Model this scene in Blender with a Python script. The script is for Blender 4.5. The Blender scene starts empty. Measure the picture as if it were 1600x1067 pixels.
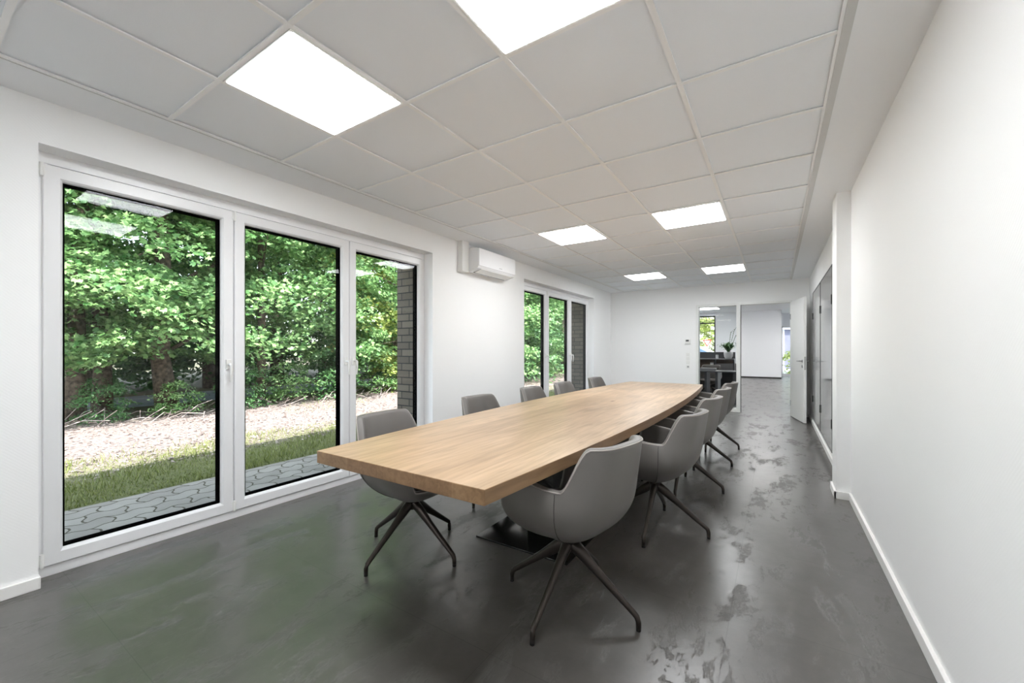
import bpy, math, random
from mathutils import Vector, Matrix
random.seed(7)
PI = math.pi
C = bpy.context.scene.collection
SC = bpy.context.scene

# ------------------------------------------------------------------ camera
cam_d = bpy.data.cameras.new('camera')
cam = bpy.data.objects.new('camera', cam_d); C.objects.link(cam)
cam.location = (0, 0, 1.245)
cam.rotation_euler = (PI/2, 0, 0.574193)
cam_d.sensor_width = 36.0
cam_d.lens = 636.87/1600*36
cam_d.shift_y = 12.17/1600
cam_d.clip_start = 0.05; cam_d.clip_end = 400
SC.camera = cam

# ------------------------------------------------------------------ world, sun, exposure
SC.view_settings.view_transform = 'Standard'
SC.view_settings.look = 'None'
SC.view_settings.gamma = 1.0
SC.view_settings.exposure = 0.93
SC.view_settings.use_curve_mapping = False
SC.cycles.use_denoising = True
SC.cycles.max_bounces = 12
SC.cycles.diffuse_bounces = 9
SC.cycles.glossy_bounces = 5
SC.cycles.transmission_bounces = 6
SC.cycles.transparent_max_bounces = 12
SC.cycles.sample_clamp_indirect = 8.0
SC.cycles.caustics_reflective = False
SC.cycles.caustics_refractive = False

world = bpy.data.worlds.new('sky'); SC.world = world
world.use_nodes = True
wn = world.node_tree.nodes; wl = world.node_tree.links
bg = wn['Background']
sky = wn.new('ShaderNodeTexSky'); sky.sky_type = 'NISHITA'; sky.sun_disc = False
sky.sun_elevation = math.radians(58); sky.sun_rotation = math.radians(100)
hz = wn.new('ShaderNodeHueSaturation'); hz.inputs['Saturation'].default_value = .45
wl.new(sky.outputs[0], hz.inputs['Color']); wl.new(hz.outputs[0], bg.inputs[0]); bg.inputs[1].default_value = 0.60

sun_d = bpy.data.lights.new('sun', 'SUN'); sun_d.energy = 8.2; sun_d.angle = math.radians(0.6)
sun_d.color = (1.0, 0.965, 0.90)
sun = bpy.data.objects.new('sun', sun_d); C.objects.link(sun)
SUN_DIR = Vector((-0.50, 0.42, -0.80)).normalized()
sun.rotation_euler = SUN_DIR.to_track_quat('-Z', 'Y').to_euler()
sun.location = (8, -3, 16)
PANEL = 13.2        # ceiling panel emission
OFFICE_PANEL = 11.0

# ------------------------------------------------------------------ materials
def new_mat(name):
    m = bpy.data.materials.new(name); m.use_nodes = True
    nt = m.node_tree
    return m, nt, nt.nodes, nt.links, nt.nodes['Principled BSDF']

def mat(name, col, rough=0.5, metal=0.0, spec=0.5, bump=None, var=None, coat=0.0):
    """bump=(scale, strength), var=(scale, amount) tone variation"""
    m, nt, n, l, b = new_mat(name)
    b.inputs['Base Color'].default_value = (*col, 1)
    b.inputs['Roughness'].default_value = rough
    b.inputs['Metallic'].default_value = metal
    b.inputs['Specular IOR Level'].default_value = spec
    b.inputs['Coat Weight'].default_value = coat
    tc = n.new('ShaderNodeTexCoord')
    if var:
        nz = n.new('ShaderNodeTexNoise'); nz.inputs['Scale'].default_value = var[0]; nz.inputs['Detail'].default_value = 4
        l.new(tc.outputs['Object'], nz.inputs['Vector'])
        rp = n.new('ShaderNodeValToRGB')
        rp.color_ramp.elements[0].position = .3; rp.color_ramp.elements[1].position = .7
        a = var[1]
        rp.color_ramp.elements[0].color = (*[c*(1-a) for c in col], 1)
        rp.color_ramp.elements[1].color = (*[min(1, c*(1+a)) for c in col], 1)
        l.new(nz.outputs['Fac'], rp.inputs[0]); l.new(rp.outputs[0], b.inputs['Base Color'])
    if bump:
        nz = n.new('ShaderNodeTexNoise'); nz.inputs['Scale'].default_value = bump[0]; nz.inputs['Detail'].default_value = 3
        l.new(tc.outputs['Object'], nz.inputs['Vector'])
        bp = n.new('ShaderNodeBump'); bp.inputs['Strength'].default_value = bump[1]; bp.inputs['Distance'].default_value = .002
        l.new(nz.outputs['Fac'], bp.inputs['Height']); l.new(bp.outputs[0], b.inputs['Normal'])
    return m

def mat_wallpaper():
    m, nt, n, l, b = new_mat('woven_wallpaper')
    b.inputs['Base Color'].default_value = (.915, .915, .91, 1); b.inputs['Roughness'].default_value = .6
    b.inputs['Specular IOR Level'].default_value = .25
    tc = n.new('ShaderNodeTexCoord'); mp = n.new('ShaderNodeMapping')
    mp.inputs['Rotation'].default_value = (.5, .5, .5)
    l.new(tc.outputs['Object'], mp.inputs[0])
    w = n.new('ShaderNodeTexWave'); w.inputs['Scale'].default_value = 38; w.inputs['Distortion'].default_value = 1.2
    w.inputs['Detail'].default_value = 1
    l.new(tc.outputs['Object'], w.inputs[0]); w.bands_direction = 'DIAGONAL'
    nz = n.new('ShaderNodeTexNoise'); nz.inputs['Scale'].default_value = 160
    l.new(tc.outputs['Object'], nz.inputs[0])
    ad = n.new('ShaderNodeMath'); ad.operation = 'ADD'
    l.new(w.outputs['Fac'], ad.inputs[0]); l.new(nz.outputs['Fac'], ad.inputs[1])
    bp = n.new('ShaderNodeBump'); bp.inputs['Strength'].default_value = .14; bp.inputs['Distance'].default_value = .0008
    l.new(ad.outputs[0], bp.inputs['Height']); l.new(bp.outputs[0], b.inputs['Normal'])
    return m

def mat_floor():
    m, nt, n, l, b = new_mat('slate_look_vinyl')
    tc = n.new('ShaderNodeTexCoord')
    def noise(s, d=5, dist=0.0, rough=.55):
        z = n.new('ShaderNodeTexNoise'); z.inputs['Scale'].default_value = s; z.inputs['Detail'].default_value = d
        z.inputs['Distortion'].default_value = dist; z.inputs['Roughness'].default_value = rough
        l.new(tc.outputs['Object'], z.inputs[0]); return z
    b.inputs['IOR'].default_value = 1.56
    big = noise(1.3, 6); fine = noise(9, 8, .4, .7); patch = noise(4.6, 12, .25, .78)
    pm = n.new('ShaderNodeMapping'); pm.inputs['Scale'].default_value = (1, .38, 1)
    l.new(tc.outputs['Object'], pm.inputs[0]); l.new(pm.outputs[0], patch.inputs[0]); grit = noise(70, 3)
    rp = n.new('ShaderNodeValToRGB'); e = rp.color_ramp.elements
    e[0].position = .32; e[0].color = (.056, .051, .046, 1); e[1].position = .68; e[1].color = (.118, .110, .102, 1)
    mx = n.new('ShaderNodeMix'); mx.data_type = 'FLOAT'; mx.inputs[0].default_value = .5
    l.new(big.outputs['Fac'], mx.inputs[2]); l.new(fine.outputs['Fac'], mx.inputs[3])
    l.new(mx.outputs[0], rp.inputs[0])
    # slate patches: a little lighter and smoother or rougher
    pr = n.new('ShaderNodeValToRGB'); pe = pr.color_ramp.elements
    pe[0].position = .53; pe[0].color = (0, 0, 0, 1); pe[1].position = .565; pe[1].color = (1, 1, 1, 1)
    l.new(patch.outputs['Fac'], pr.inputs[0])
    mc = n.new('ShaderNodeMix'); mc.data_type = 'RGBA'; mc.blend_type = 'MIX'
    l.new(pr.outputs[0], mc.inputs[0]); l.new(rp.outputs[0], mc.inputs[6])
    dk = n.new('ShaderNodeMix'); dk.data_type = 'RGBA'; dk.blend_type = 'MULTIPLY'; dk.inputs[0].default_value = 1
    dk.inputs[7].default_value = (.93, .925, .92, 1)
    l.new(rp.outputs[0], dk.inputs[6]); l.new(dk.outputs[2], mc.inputs[7])
    # tile joints 0.62 x 1.24
    br = n.new('ShaderNodeTexBrick'); br.offset = 0.0
    br.inputs['Scale'].default_value = 1; br.inputs['Mortar Size'].default_value = .0016
    br.inputs['Brick Width'].default_value = .8; br.inputs['Row Height'].default_value = .8
    br.inputs['Color1'].default_value = (1, 1, 1, 1); br.inputs['Color2'].default_value = (.93, .93, .93, 1)
    br.inputs['Mortar'].default_value = (.55, .55, .55, 1)
    mp = n.new('ShaderNodeMapping'); mp.inputs['Location'].default_value = (.18, .25, 0)
    l.new(tc.outputs['Object'], mp.inputs[0]); l.new(mp.outputs[0], br.inputs[0])
    mj = n.new('ShaderNodeMix'); mj.data_type = 'RGBA'; mj.blend_type = 'MULTIPLY'; mj.inputs[0].default_value = 1
    l.new(mc.outputs[2], mj.inputs[6]); l.new(br.outputs['Color'], mj.inputs[7])
    l.new(mj.outputs[2], b.inputs['Base Color'])
    rr = n.new('ShaderNodeMapRange'); rr.inputs[3].default_value = .29; rr.inputs[4].default_value = .48
    l.new(pr.outputs[0], rr.inputs[0]); l.new(rr.outputs[0], b.inputs['Roughness'])
    b.inputs['Specular IOR Level'].default_value = 1.0
    hs = n.new('ShaderNodeMath'); hs.operation = 'MULTIPLY_ADD'; hs.inputs[1].default_value = .25
    l.new(grit.outputs['Fac'], hs.inputs[0]); l.new(pr.outputs[0], hs.inputs[2])
    bp = n.new('ShaderNodeBump'); bp.inputs['Strength'].default_value = .35; bp.inputs['Distance'].default_value = .0012
    l.new(hs.outputs[0], bp.inputs['Height']); l.new(bp.outputs[0], b.inputs['Normal'])
    return m

def mat_oak(name='oiled_oak', c1=(.43, .298, .188), c2=(.515, .372, .246)):
    m, nt, n, l, b = new_mat(name)
    tc = n.new('ShaderNodeTexCoord')
    br = n.new('ShaderNodeTexBrick'); br.offset = .37; br.inputs['Scale'].default_value = 1
    br.inputs['Brick Width'].default_value = 40; br.inputs['Row Height'].default_value = .205
    br.inputs['Mortar Size'].default_value = .0005; br.inputs['Bias'].default_value = 0
    br.inputs['Color1'].default_value = (*c1, 1); br.inputs['Color2'].default_value = (*c2, 1)
    br.inputs['Mortar'].default_value = (.42, .27, .15, 1)
    rot = n.new('ShaderNodeMapping'); rot.inputs['Rotation'].default_value = (0, 0, PI/2); rot.inputs['Location'].default_value = (20, .06, 0)
    l.new(tc.outputs['Object'], rot.inputs[0]); l.new(rot.outputs[0], br.inputs[0])
    st = n.new('ShaderNodeMapping'); st.inputs['Scale'].default_value = (1, .07, 1)
    l.new(tc.outputs['Object'], st.inputs[0])
    g = n.new('ShaderNodeTexNoise'); g.inputs['Scale'].default_value = 45; g.inputs['Detail'].default_value = 6; g.inputs['Distortion'].default_value = .6
    l.new(st.outputs[0], g.inputs[0])
    st2 = n.new('ShaderNodeMapping'); st2.inputs['Scale'].default_value = (1, .28, 1)
    l.new(tc.outputs['Object'], st2.inputs[0])
    g2 = n.new('ShaderNodeTexNoise'); g2.inputs['Scale'].default_value = 3.2; g2.inputs['Detail'].default_value = 3; g2.inputs['Distortion'].default_value = 1.2
    l.new(st2.outputs[0], g2.inputs[0])
    r1 = n.new('ShaderNodeValToRGB'); r1.color_ramp.elements[0].color = (.80, .78, .74, 1); r1.color_ramp.elements[1].color = (1.12, 1.12, 1.12, 1)
    r1.color_ramp.elements[0].position = .3; r1.color_ramp.elements[1].position = .66
    l.new(g.outputs['Fac'], r1.inputs[0])
    r2 = n.new('ShaderNodeValToRGB'); r2.color_ramp.elements[0].color = (.84, .82, .78, 1); r2.color_ramp.elements[1].color = (1.1, 1.1, 1.1, 1)
    r2.color_ramp.elements[0].position = .35; r2.color_ramp.elements[1].position = .62
    l.new(g2.outputs['Fac'], r2.inputs[0])
    # knots
    kn = n.new('ShaderNodeTexVoronoi'); kn.inputs['Scale'].default_value = 2.1
    st3 = n.new('ShaderNodeMapping'); st3.inputs['Scale'].default_value = (1.5, .6, 1.2)
    l.new(tc.outputs['Object'], st3.inputs[0]); l.new(st3.outputs[0], kn.inputs[0])
    r3 = n.new('ShaderNodeValToRGB'); r3.color_ramp.elements[0].color = (.35, .26, .19, 1); r3.color_ramp.elements[0].position = .018
    r3.color_ramp.elements[1].color = (1, 1, 1, 1); r3.color_ramp.elements[1].position = .075
    l.new(kn.outputs['Distance'], r3.inputs[0])
    prev = br.outputs['Color']
    for r in (r1, r2, r3):
        mx = n.new('ShaderNodeMix'); mx.data_type = 'RGBA'; mx.blend_type = 'MULTIPLY'; mx.inputs[0].default_value = 1
        l.new(prev, mx.inputs[6]); l.new(r.outputs[0], mx.inputs[7]); prev = mx.outputs[2]
    l.new(prev, b.inputs['Base Color'])
    b.inputs['Roughness'].default_value = .36; b.inputs['Specular IOR Level'].default_value = .45
    bp = n.new('ShaderNodeBump'); bp.inputs['Strength'].default_value = .12; bp.inputs['Distance'].default_value = .001
    l.new(g.outputs['Fac'], bp.inputs['Height']); l.new(bp.outputs[0], b.inputs['Normal'])
    return m

def mat_glass(name='window_glass_pane', tint=(.96, .98, .975), ior=1.30):
    m = bpy.data.materials.new(name); m.use_nodes = True
    nt = m.node_tree; n = nt.nodes; l = nt.links; n.clear()
    out = n.new('ShaderNodeOutputMaterial')
    tr = n.new('ShaderNodeBsdfTransparent'); tr.inputs[0].default_value = (*tint, 1)
    gl = n.new('ShaderNodeBsdfGlossy'); gl.inputs['Roughness'].default_value = 0.0
    fr = n.new('ShaderNodeFresnel'); fr.inputs[0].default_value = ior
    mx = n.new('ShaderNodeMixShader')
    l.new(fr.outputs[0], mx.inputs[0]); l.new(tr.outputs[0], mx.inputs[1]); l.new(gl.outputs[0], mx.inputs[2])
    l.new(mx.outputs[0], out.inputs[0])
    return m

def mat_emit(name, col, s):
    m = bpy.data.materials.new(name); m.use_nodes = True
    nt = m.node_tree; n = nt.nodes; l = nt.links; n.clear()
    out = n.new('ShaderNodeOutputMaterial'); e = n.new('ShaderNodeEmission')
    e.inputs[0].default_value = (*col, 1); e.inputs[1].default_value = s
    l.new(e.outputs[0], out.inputs[0]); return m

def mat_brick():
    m, nt, n, l, b = new_mat('dark_brick')
    tc = n.new('ShaderNodeTexCoord')
    mp = n.new('ShaderNodeVectorMath'); mp.operation = 'DOT_PRODUCT'; mp.inputs[1].default_value = (1, 1, 0)
    l.new(tc.outputs['Object'], mp.inputs[0])
    sx = n.new('ShaderNodeSeparateXYZ'); l.new(tc.outputs['Object'], sx.inputs[0])
    cb = n.new('ShaderNodeCombineXYZ'); l.new(mp.outputs['Value'], cb.inputs[0]); l.new(sx.outputs['Z'], cb.inputs[1])
    br = n.new('ShaderNodeTexBrick'); br.inputs['Scale'].default_value = 1
    br.inputs['Brick Width'].default_value = .25; br.inputs['Row Height'].default_value = .083; br.inputs['Mortar Size'].default_value = .006
    br.inputs['Color1'].default_value = (.125, .105, .085, 1); br.inputs['Color2'].default_value = (.20, .17, .135, 1)
    br.inputs['Mortar'].default_value = (.035, .035, .035, 1)
    l.new(cb.outputs[0], br.inputs[0]); l.new(br.outputs['Color'], b.inputs['Base Color'])
    b.inputs['Roughness'].default_value = .85
    bp = n.new('ShaderNodeBump'); bp.inputs['Strength'].default_value = .8; bp.inputs['Distance'].default_value = .01; bp.invert = True
    l.new(br.outputs['Fac'], bp.inputs['Height']); l.new(bp.outputs[0], b.inputs['Normal'])
    return m

def mat_paver():
    m, nt, n, l, b = new_mat('interlocking_concrete_pavers')
    tc = n.new('ShaderNodeTexCoord')
    sx = n.new('ShaderNodeSeparateXYZ'); l.new(tc.outputs['Object'], sx.inputs[0])
    def tri(src, freq, amp):
        a = n.new('ShaderNodeMath'); a.operation = 'PINGPONG'; a.inputs[1].default_value = freq
        l.new(src, a.inputs[0])
        s = n.new('ShaderNodeMapRange'); s.inputs[1].default_value = .2*freq; s.inputs[2].default_value = .8*freq
        s.inputs[3].default_value = 0; s.inputs[4].default_value = amp; l.new(a.outputs[0], s.inputs[0]); return s.outputs[0]
    ax = n.new('ShaderNodeMath'); l.new(sx.outputs['X'], ax.inputs[0]); l.new(tri(sx.outputs['Y'], .1, .04), ax.inputs[1])
    ay = n.new('ShaderNodeMath'); l.new(sx.outputs['Y'], ay.inputs[0]); l.new(tri(sx.outputs['X'], .1, .035), ay.inputs[1])
    cb = n.new('ShaderNodeCombineXYZ'); l.new(ay.outputs[0], cb.inputs[0]); l.new(ax.outputs[0], cb.inputs[1])
    br = n.new('ShaderNodeTexBrick'); br.inputs['Scale'].default_value = 1
    br.inputs['Brick Width'].default_value = .24; br.inputs['Row Height'].default_value = .17; br.inputs['Mortar Size'].default_value = .007
    br.inputs['Color1'].default_value = (.27, .248, .225, 1); br.inputs['Color2'].default_value = (.345, .32, .29, 1)
    br.inputs['Mortar'].default_value = (.07, .06, .04, 1)
    l.new(cb.outputs[0], br.inputs[0])
    nz = n.new('ShaderNodeTexNoise'); nz.inputs['Scale'].default_value = 5; nz.inputs['Detail'].default_value = 8
    l.new(tc.outputs['Object'], nz.inputs[0])
    rp = n.new('ShaderNodeValToRGB'); rp.color_ramp.elements[0].color = (.75, .75, .75, 1); rp.color_ramp.elements[1].color = (1.2, 1.2, 1.2, 1)
    l.new(nz.outputs['Fac'], rp.inputs[0])
    mx = n.new('ShaderNodeMix'); mx.data_type = 'RGBA'; mx.blend_type = 'MULTIPLY'; mx.inputs[0].default_value = 1
    l.new(br.outputs['Color'], mx.inputs[6]); l.new(rp.outputs[0], mx.inputs[7]); l.new(mx.outputs[2], b.inputs['Base Color'])
    b.inputs['Roughness'].default_value = .8
    bp = n.new('ShaderNodeBump'); bp.inputs['Strength'].default_value = .7; bp.inputs['Distance'].default_value = .01; bp.invert = True
    l.new(br.outputs['Fac'], bp.inputs['Height']); l.new(bp.outputs[0], b.inputs['Normal'])
    return m

def mat_ground():
    m, nt, n, l, b = new_mat('grass_and_leaf_litter')
    tc = n.new('ShaderNodeTexCoord'); sx = n.new('ShaderNodeSeparateXYZ'); l.new(tc.outputs['Object'], sx.inputs[0])
    nz = n.new('ShaderNodeTexNoise'); nz.inputs['Scale'].default_value = 1.6; nz.inputs['Detail'].default_value = 7; nz.inputs['Roughness'].default_value = .7
    l.new(tc.outputs['Object'], nz.inputs[0])
    f = n.new('ShaderNodeTexNoise'); f.inputs['Scale'].default_value = 26; f.inputs['Detail'].default_value = 8; f.inputs['Roughness'].default_value = .75
    l.new(tc.outputs['Object'], f.inputs[0])
    a = n.new('ShaderNodeMath'); a.operation = 'MULTIPLY_ADD'; a.inputs[1].default_value = 1.6
    l.new(nz.outputs['Fac'], a.inputs[0]); l.new(sx.outputs['X'], a.inputs[2])
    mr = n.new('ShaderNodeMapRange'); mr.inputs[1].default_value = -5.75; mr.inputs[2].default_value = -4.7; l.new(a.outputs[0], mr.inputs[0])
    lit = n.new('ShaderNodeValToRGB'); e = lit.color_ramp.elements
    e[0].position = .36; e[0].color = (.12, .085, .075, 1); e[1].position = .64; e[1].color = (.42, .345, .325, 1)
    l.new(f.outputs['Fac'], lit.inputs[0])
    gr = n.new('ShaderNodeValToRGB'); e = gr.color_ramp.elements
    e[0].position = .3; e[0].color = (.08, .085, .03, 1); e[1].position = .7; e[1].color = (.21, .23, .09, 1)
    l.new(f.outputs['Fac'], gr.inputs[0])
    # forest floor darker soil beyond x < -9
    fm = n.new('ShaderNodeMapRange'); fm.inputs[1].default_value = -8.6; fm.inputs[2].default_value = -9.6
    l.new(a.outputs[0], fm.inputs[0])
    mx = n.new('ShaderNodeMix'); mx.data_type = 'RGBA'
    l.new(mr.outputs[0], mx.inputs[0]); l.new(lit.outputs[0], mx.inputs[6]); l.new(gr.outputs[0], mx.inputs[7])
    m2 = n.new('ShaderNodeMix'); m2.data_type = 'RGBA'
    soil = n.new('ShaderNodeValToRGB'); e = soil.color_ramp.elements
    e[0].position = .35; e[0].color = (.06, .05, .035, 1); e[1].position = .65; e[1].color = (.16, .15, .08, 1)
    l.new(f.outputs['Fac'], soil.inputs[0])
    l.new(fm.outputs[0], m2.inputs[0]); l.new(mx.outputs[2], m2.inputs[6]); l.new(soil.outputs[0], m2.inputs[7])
    l.new(m2.outputs[2], b.inputs['Base Color']); b.inputs['Roughness'].default_value = .95
    bp = n.new('ShaderNodeBump'); bp.inputs['Strength'].default_value = .9; bp.inputs['Distance'].default_value = .03
    l.new(f.outputs['Fac'], bp.inputs['Height']); l.new(bp.outputs[0], b.inputs['Normal'])
    return m

def mat_leaf(name, c0, c1, trans=.35):
    m = bpy.data.materials.new(name); m.use_nodes = True
    nt = m.node_tree; n = nt.nodes; l = nt.links; b = n['Principled BSDF']; out = n['Material Output']
    geo = n.new('ShaderNodeNewGeometry')
    rp = n.new('ShaderNodeValToRGB'); rp.color_ramp.elements[0].color = (*c0, 1); rp.color_ramp.elements[1].color = (*c1, 1)
    l.new(geo.outputs['Random Per Island'], rp.inputs[0])
    l.new(rp.outputs[0], b.inputs['Base Color']); b.inputs['Roughness'].default_value = .42
    b.inputs['Specular IOR Level'].default_value = .5
    t = n.new('ShaderNodeBsdfTranslucent'); l.new(rp.outputs[0], t.inputs[0])
    mx = n.new('ShaderNodeMixShader'); mx.inputs[0].default_value = trans
    l.new(b.outputs[0], mx.inputs[1]); l.new(t.outputs[0], mx.inputs[2]); l.new(mx.outputs[0], out.inputs[0])
    return m

M = {}
M['wall'] = mat_wallpaper()
M['plaster'] = mat('white_plaster', (.915, .93, .95), .6, spec=.25, bump=(60, .08))
M['tile'] = mat('mineral_ceiling_tile', (.90, .925, .96), .75, spec=.2, bump=(180, .12))
M['tbar'] = mat('white_grid_metal', (.94, .94, .94), .35, spec=.4)
M['grey_bar'] = mat('pale_grey_trim_metal', (.66, .66, .65), .4, spec=.4)
M['pvc'] = mat('white_window_plastic', (.84, .84, .85), .28, spec=.45, bump=(30, .01))
M['white_paint'] = mat('white_lacquer', (.84, .84, .82), .3, spec=.45)
M['skirt'] = mat('white_skirting_paint', (.85, .84, .82), .4)
M['rubber'] = mat('black_glazing_seal', (.002, .002, .002), 1, spec=0)
M['floor'] = mat_floor()
M['oak'] = mat_oak()
M['oak_edge'] = mat_oak('oak_shaded_edge_grain', (.26, .155, .082), (.35, .22, .12))  # darker edges: end grain tone plus their shade put into the colour
M['glass'] = mat_glass()
M['inner_glass'] = mat_glass('partition_glass', (.90, .93, .93))
M['leather'] = mat('taupe_grey_leather', (.172, .160, .150), .42, spec=.45, bump=(260, .12), var=(3, .05))
M['leather_seat'] = mat('taupe_brown_leather', (.145, .124, .115), .45, spec=.4, bump=(260, .12))
M['piping'] = mat('rim_lit_taupe_piping', (.38, .345, .32), .5)  # paler than the leather: light on the upturned rim put into the colour
M['seam'] = mat('dark_stitch', (.05, .045, .04), .6)
M['leg'] = mat('bronzed_dark_metal', (.045, .036, .031), .36, metal=.6, spec=.5)
M['blacksteel'] = mat('black_powder_coated_steel', (.012, .012, .012), .12, spec=.6)
M['glide'] = mat('black_plastic_glide', (.01, .01, .01), .5)
M['ac'] = mat('white_glossy_plastic', (.86, .86, .87), .18, spec=.5)
M['slot'] = mat('dark_air_slot', (.02, .02, .02), .6)
M['greymark'] = mat('small_grey_print', (.35, .35, .36), .5)
M['steel'] = mat('brushed_steel', (.45, .45, .45), .3, metal=1)
M['boardglass'] = mat('grey_tinted_board_glass', (.30, .30, .31), .10, spec=.5, coat=0)
M['boardframe'] = mat('black_board_frame', (.02, .02, .02), .4)
M['brick'] = mat_brick()
M['paver'] = mat_paver()
M['ground'] = mat_ground()
M['asphalt'] = mat('blue_grey_asphalt', (.24, .26, .31), .8, var=(2, .2), bump=(80, .5))
M['bark'] = mat('grey_brown_bark', (.105, .078, .058), .9, var=(16, .75), bump=(22, 1.0))
M['leafA'] = mat_leaf('maple_leaf_green', (.065, .18, .05), (.34, .52, .21))
M['leafB'] = mat_leaf('dark_leaf_green', (.045, .13, .045), (.15, .30, .11))
M['leafC'] = mat_leaf('yellow_green_leaf', (.26, .36, .07), (.58, .62, .22))
M['grass'] = mat_leaf('grass_blade', (.12, .16, .035), (.34, .37, .13), .25)
M['litter'] = mat_leaf('dry_litter', (.13, .09, .08), (.52, .44, .42), .1)
M['panel'] = mat_emit('lit_ceiling_panel', (.955, .98, 1), PANEL)
M['office_panel'] = mat_emit('lit_office_strip', (1, .99, .98), OFFICE_PANEL)
M['dark_desk'] = mat('dark_slate_laminate', (.050, .052, .058), .35)
M['brown_back'] = mat('brown_timber_panel', (.16, .11, .085), .5, var=(5, .2))
M['pale_slate'] = mat('grey_laminate', (.20, .20, .21), .4)
M['pot'] = mat('white_ceramic', (.82, .83, .84), .3)
M['plantleaf'] = mat_leaf('houseplant_leaf', (.025, .09, .03), (.09, .20, .06), .2)
M['carwhite'] = mat('white_car_paint', (.82, .83, .86), .12, coat=1)
M['carglass'] = mat('blue_car_glass', (.08, .16, .28), .05, spec=.8)
M['tyre'] = mat('tyre_rubber', (.02, .02, .02), .8)
M['red'] = mat('sign_red', (.65, .06, .05), .5)
M['signwhite'] = mat('sign_white', (.85, .85, .85), .5)
M['facade'] = mat('slate_grey_facade', (.16, .16, .21), .6, var=(3, .1))
M['facade_trim'] = mat('pale_facade_trim', (.55, .55, .62), .6)
M['thermo_dark'] = mat('dark_display', (.06, .065, .07), .3)
M['pebble'] = mat('pale_gravel', (.62, .60, .57), .9, var=(40, .3), bump=(60, 1))
M['roof'] = mat('roof_concrete', (.5, .5, .5), .8)
M['item'] = mat('grey_cloth_item', (.34, .34, .35), .7)

# ------------------------------------------------------------------ mesh helpers
class MB:
    def __init__(s): s.v = []; s.f = []; s.m = []
    def quad(s, a, b, c, d, mi=0):
        k = len(s.v); s.v += [a, b, c, d]; s.f.append((k, k+1, k+2, k+3)); s.m.append(mi)
    def box(s, x0, x1, y0, y1, z0, z1, mi=0, mx=None):
        if x0 > x1: x0, x1 = x1, x0
        if y0 > y1: y0, y1 = y1, y0
        if z0 > z1: z0, z1 = z1, z0
        k = len(s.v)
        p = [(x0,y0,z0),(x1,y0,z0),(x1,y1,z0),(x0,y1,z0),(x0,y0,z1),(x1,y0,z1),(x1,y1,z1),(x0,y1,z1)]
        if mx is not None: p = [tuple(mx @ Vector(q)) for q in p]
        s.v += p
        for f in ((0,3,2,1),(4,5,6,7),(0,1,5,4),(1,2,6,5),(2,3,7,6),(3,0,4,7)):
            s.f.append(tuple(k+i for i in f)); s.m.append(mi)
        return s
    def prism(s, poly, z0, z1, mi=0):
        """poly: ccw list of (x, y)"""
        k = len(s.v); n = len(poly)
        s.v += [(x, y, z0) for x, y in poly] + [(x, y, z1) for x, y in poly]
        s.f.append(tuple(k+i for i in reversed(range(n)))); s.m.append(mi)
        s.f.append(tuple(k+n+i for i in range(n))); s.m.append(mi)
        for i in range(n):
            j = (i+1) % n
            s.f.append((k+i, k+j, k+n+j, k+n+i)); s.m.append(mi)
        return s
    def loft(s, rings, cap=True, mi=0, closed=True):
        k = len(s.v); n = len(rings[0])
        for r in rings: s.v += [tuple(p) for p in r]
        for a in range(len(rings)-1):
            for i in range(n if closed else n-1):
                j = (i+1) % n
                s.f.append((k+a*n+i, k+a*n+j, k+(a+1)*n+j, k+(a+1)*n+i)); s.m.append(mi)
        if cap:
            s.f.append(tuple(k+i for i in reversed(range(n)))); s.m.append(mi)
            s.f.append(tuple(k+(len(rings)-1)*n+i for i in range(n))); s.m.append(mi)
        return s
    def tube(s, pts, rad, n=8, sec=None, mi=0, cap=True):
        """sec(t) -> (half width sideways, half height) ; otherwise round of rad (float or list)"""
        pts = [Vector(p) for p in pts]; rings = []
        up0 = Vector((0, 0, 1))
        for i, p in enumerate(pts):
            if i == 0: t = pts[1]-p
            elif i == len(pts)-1: t = p-pts[i-1]
            else: t = (pts[i+1]-p).normalized() + (p-pts[i-1]).normalized()
            t.normalize()
            up = up0 if abs(t.z) < .98 else Vector((1, 0, 0))
            sd = t.cross(up).normalized(); u = sd.cross(t).normalized()
            if i and sd.dot(last) < 0: sd = -sd; u = -u
            last = sd
            if sec: a, b = sec[i]
            else: a = b = rad[i] if isinstance(rad, (list, tuple)) else rad
            rings.append([p + sd*(a*math.cos(2*PI*q/n)) + u*(b*math.sin(2*PI*q/n)) for q in range(n)])
        return s.loft(rings, cap, mi)
    def cyl(s, c, r, z0, z1, n=24, r1=None, mi=0):
        r1 = r if r1 is None else r1
        return s.loft([[(c[0]+r*math.cos(2*PI*i/n), c[1]+r*math.sin(2*PI*i/n), z0) for i in range(n)],
                       [(c[0]+r1*math.cos(2*PI*i/n), c[1]+r1*math.sin(2*PI*i/n), z1) for i in range(n)]], True, mi)
    def build(s, name, mats, parent=None, smooth=False, bevel=0, subsurf=0, loc=None):
        me = bpy.data.meshes.new(name); me.from_pydata([tuple(v) for v in s.v], [], s.f)
        for m in (mats if isinstance(mats, (list, tuple)) else [mats]): me.materials.append(m)
        if any(s.m): me.polygons.foreach_set('material_index', s.m)
        if smooth: me.polygons.foreach_set('use_smooth', [True]*len(s.f))
        me.update()
        o = bpy.data.objects.new(name, me); C.objects.link(o)
        if parent is not None: o.parent = parent
        if loc: o.location = loc
        if bevel:
            b = o.modifiers.new('bevel', 'BEVEL'); b.width = bevel; b.segments = 2; b.limit_method = 'ANGLE'
        if subsurf:
            q = o.modifiers.new('subdivision', 'SUBSURF'); q.levels = subsurf; q.render_levels = subsurf
        return o

def box(name, x0, x1, y0, y1, z0, z1, m, parent=None, bevel=0):
    return MB().box(x0, x1, y0, y1, z0, z1).build(name, m, parent, bevel=bevel)

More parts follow.
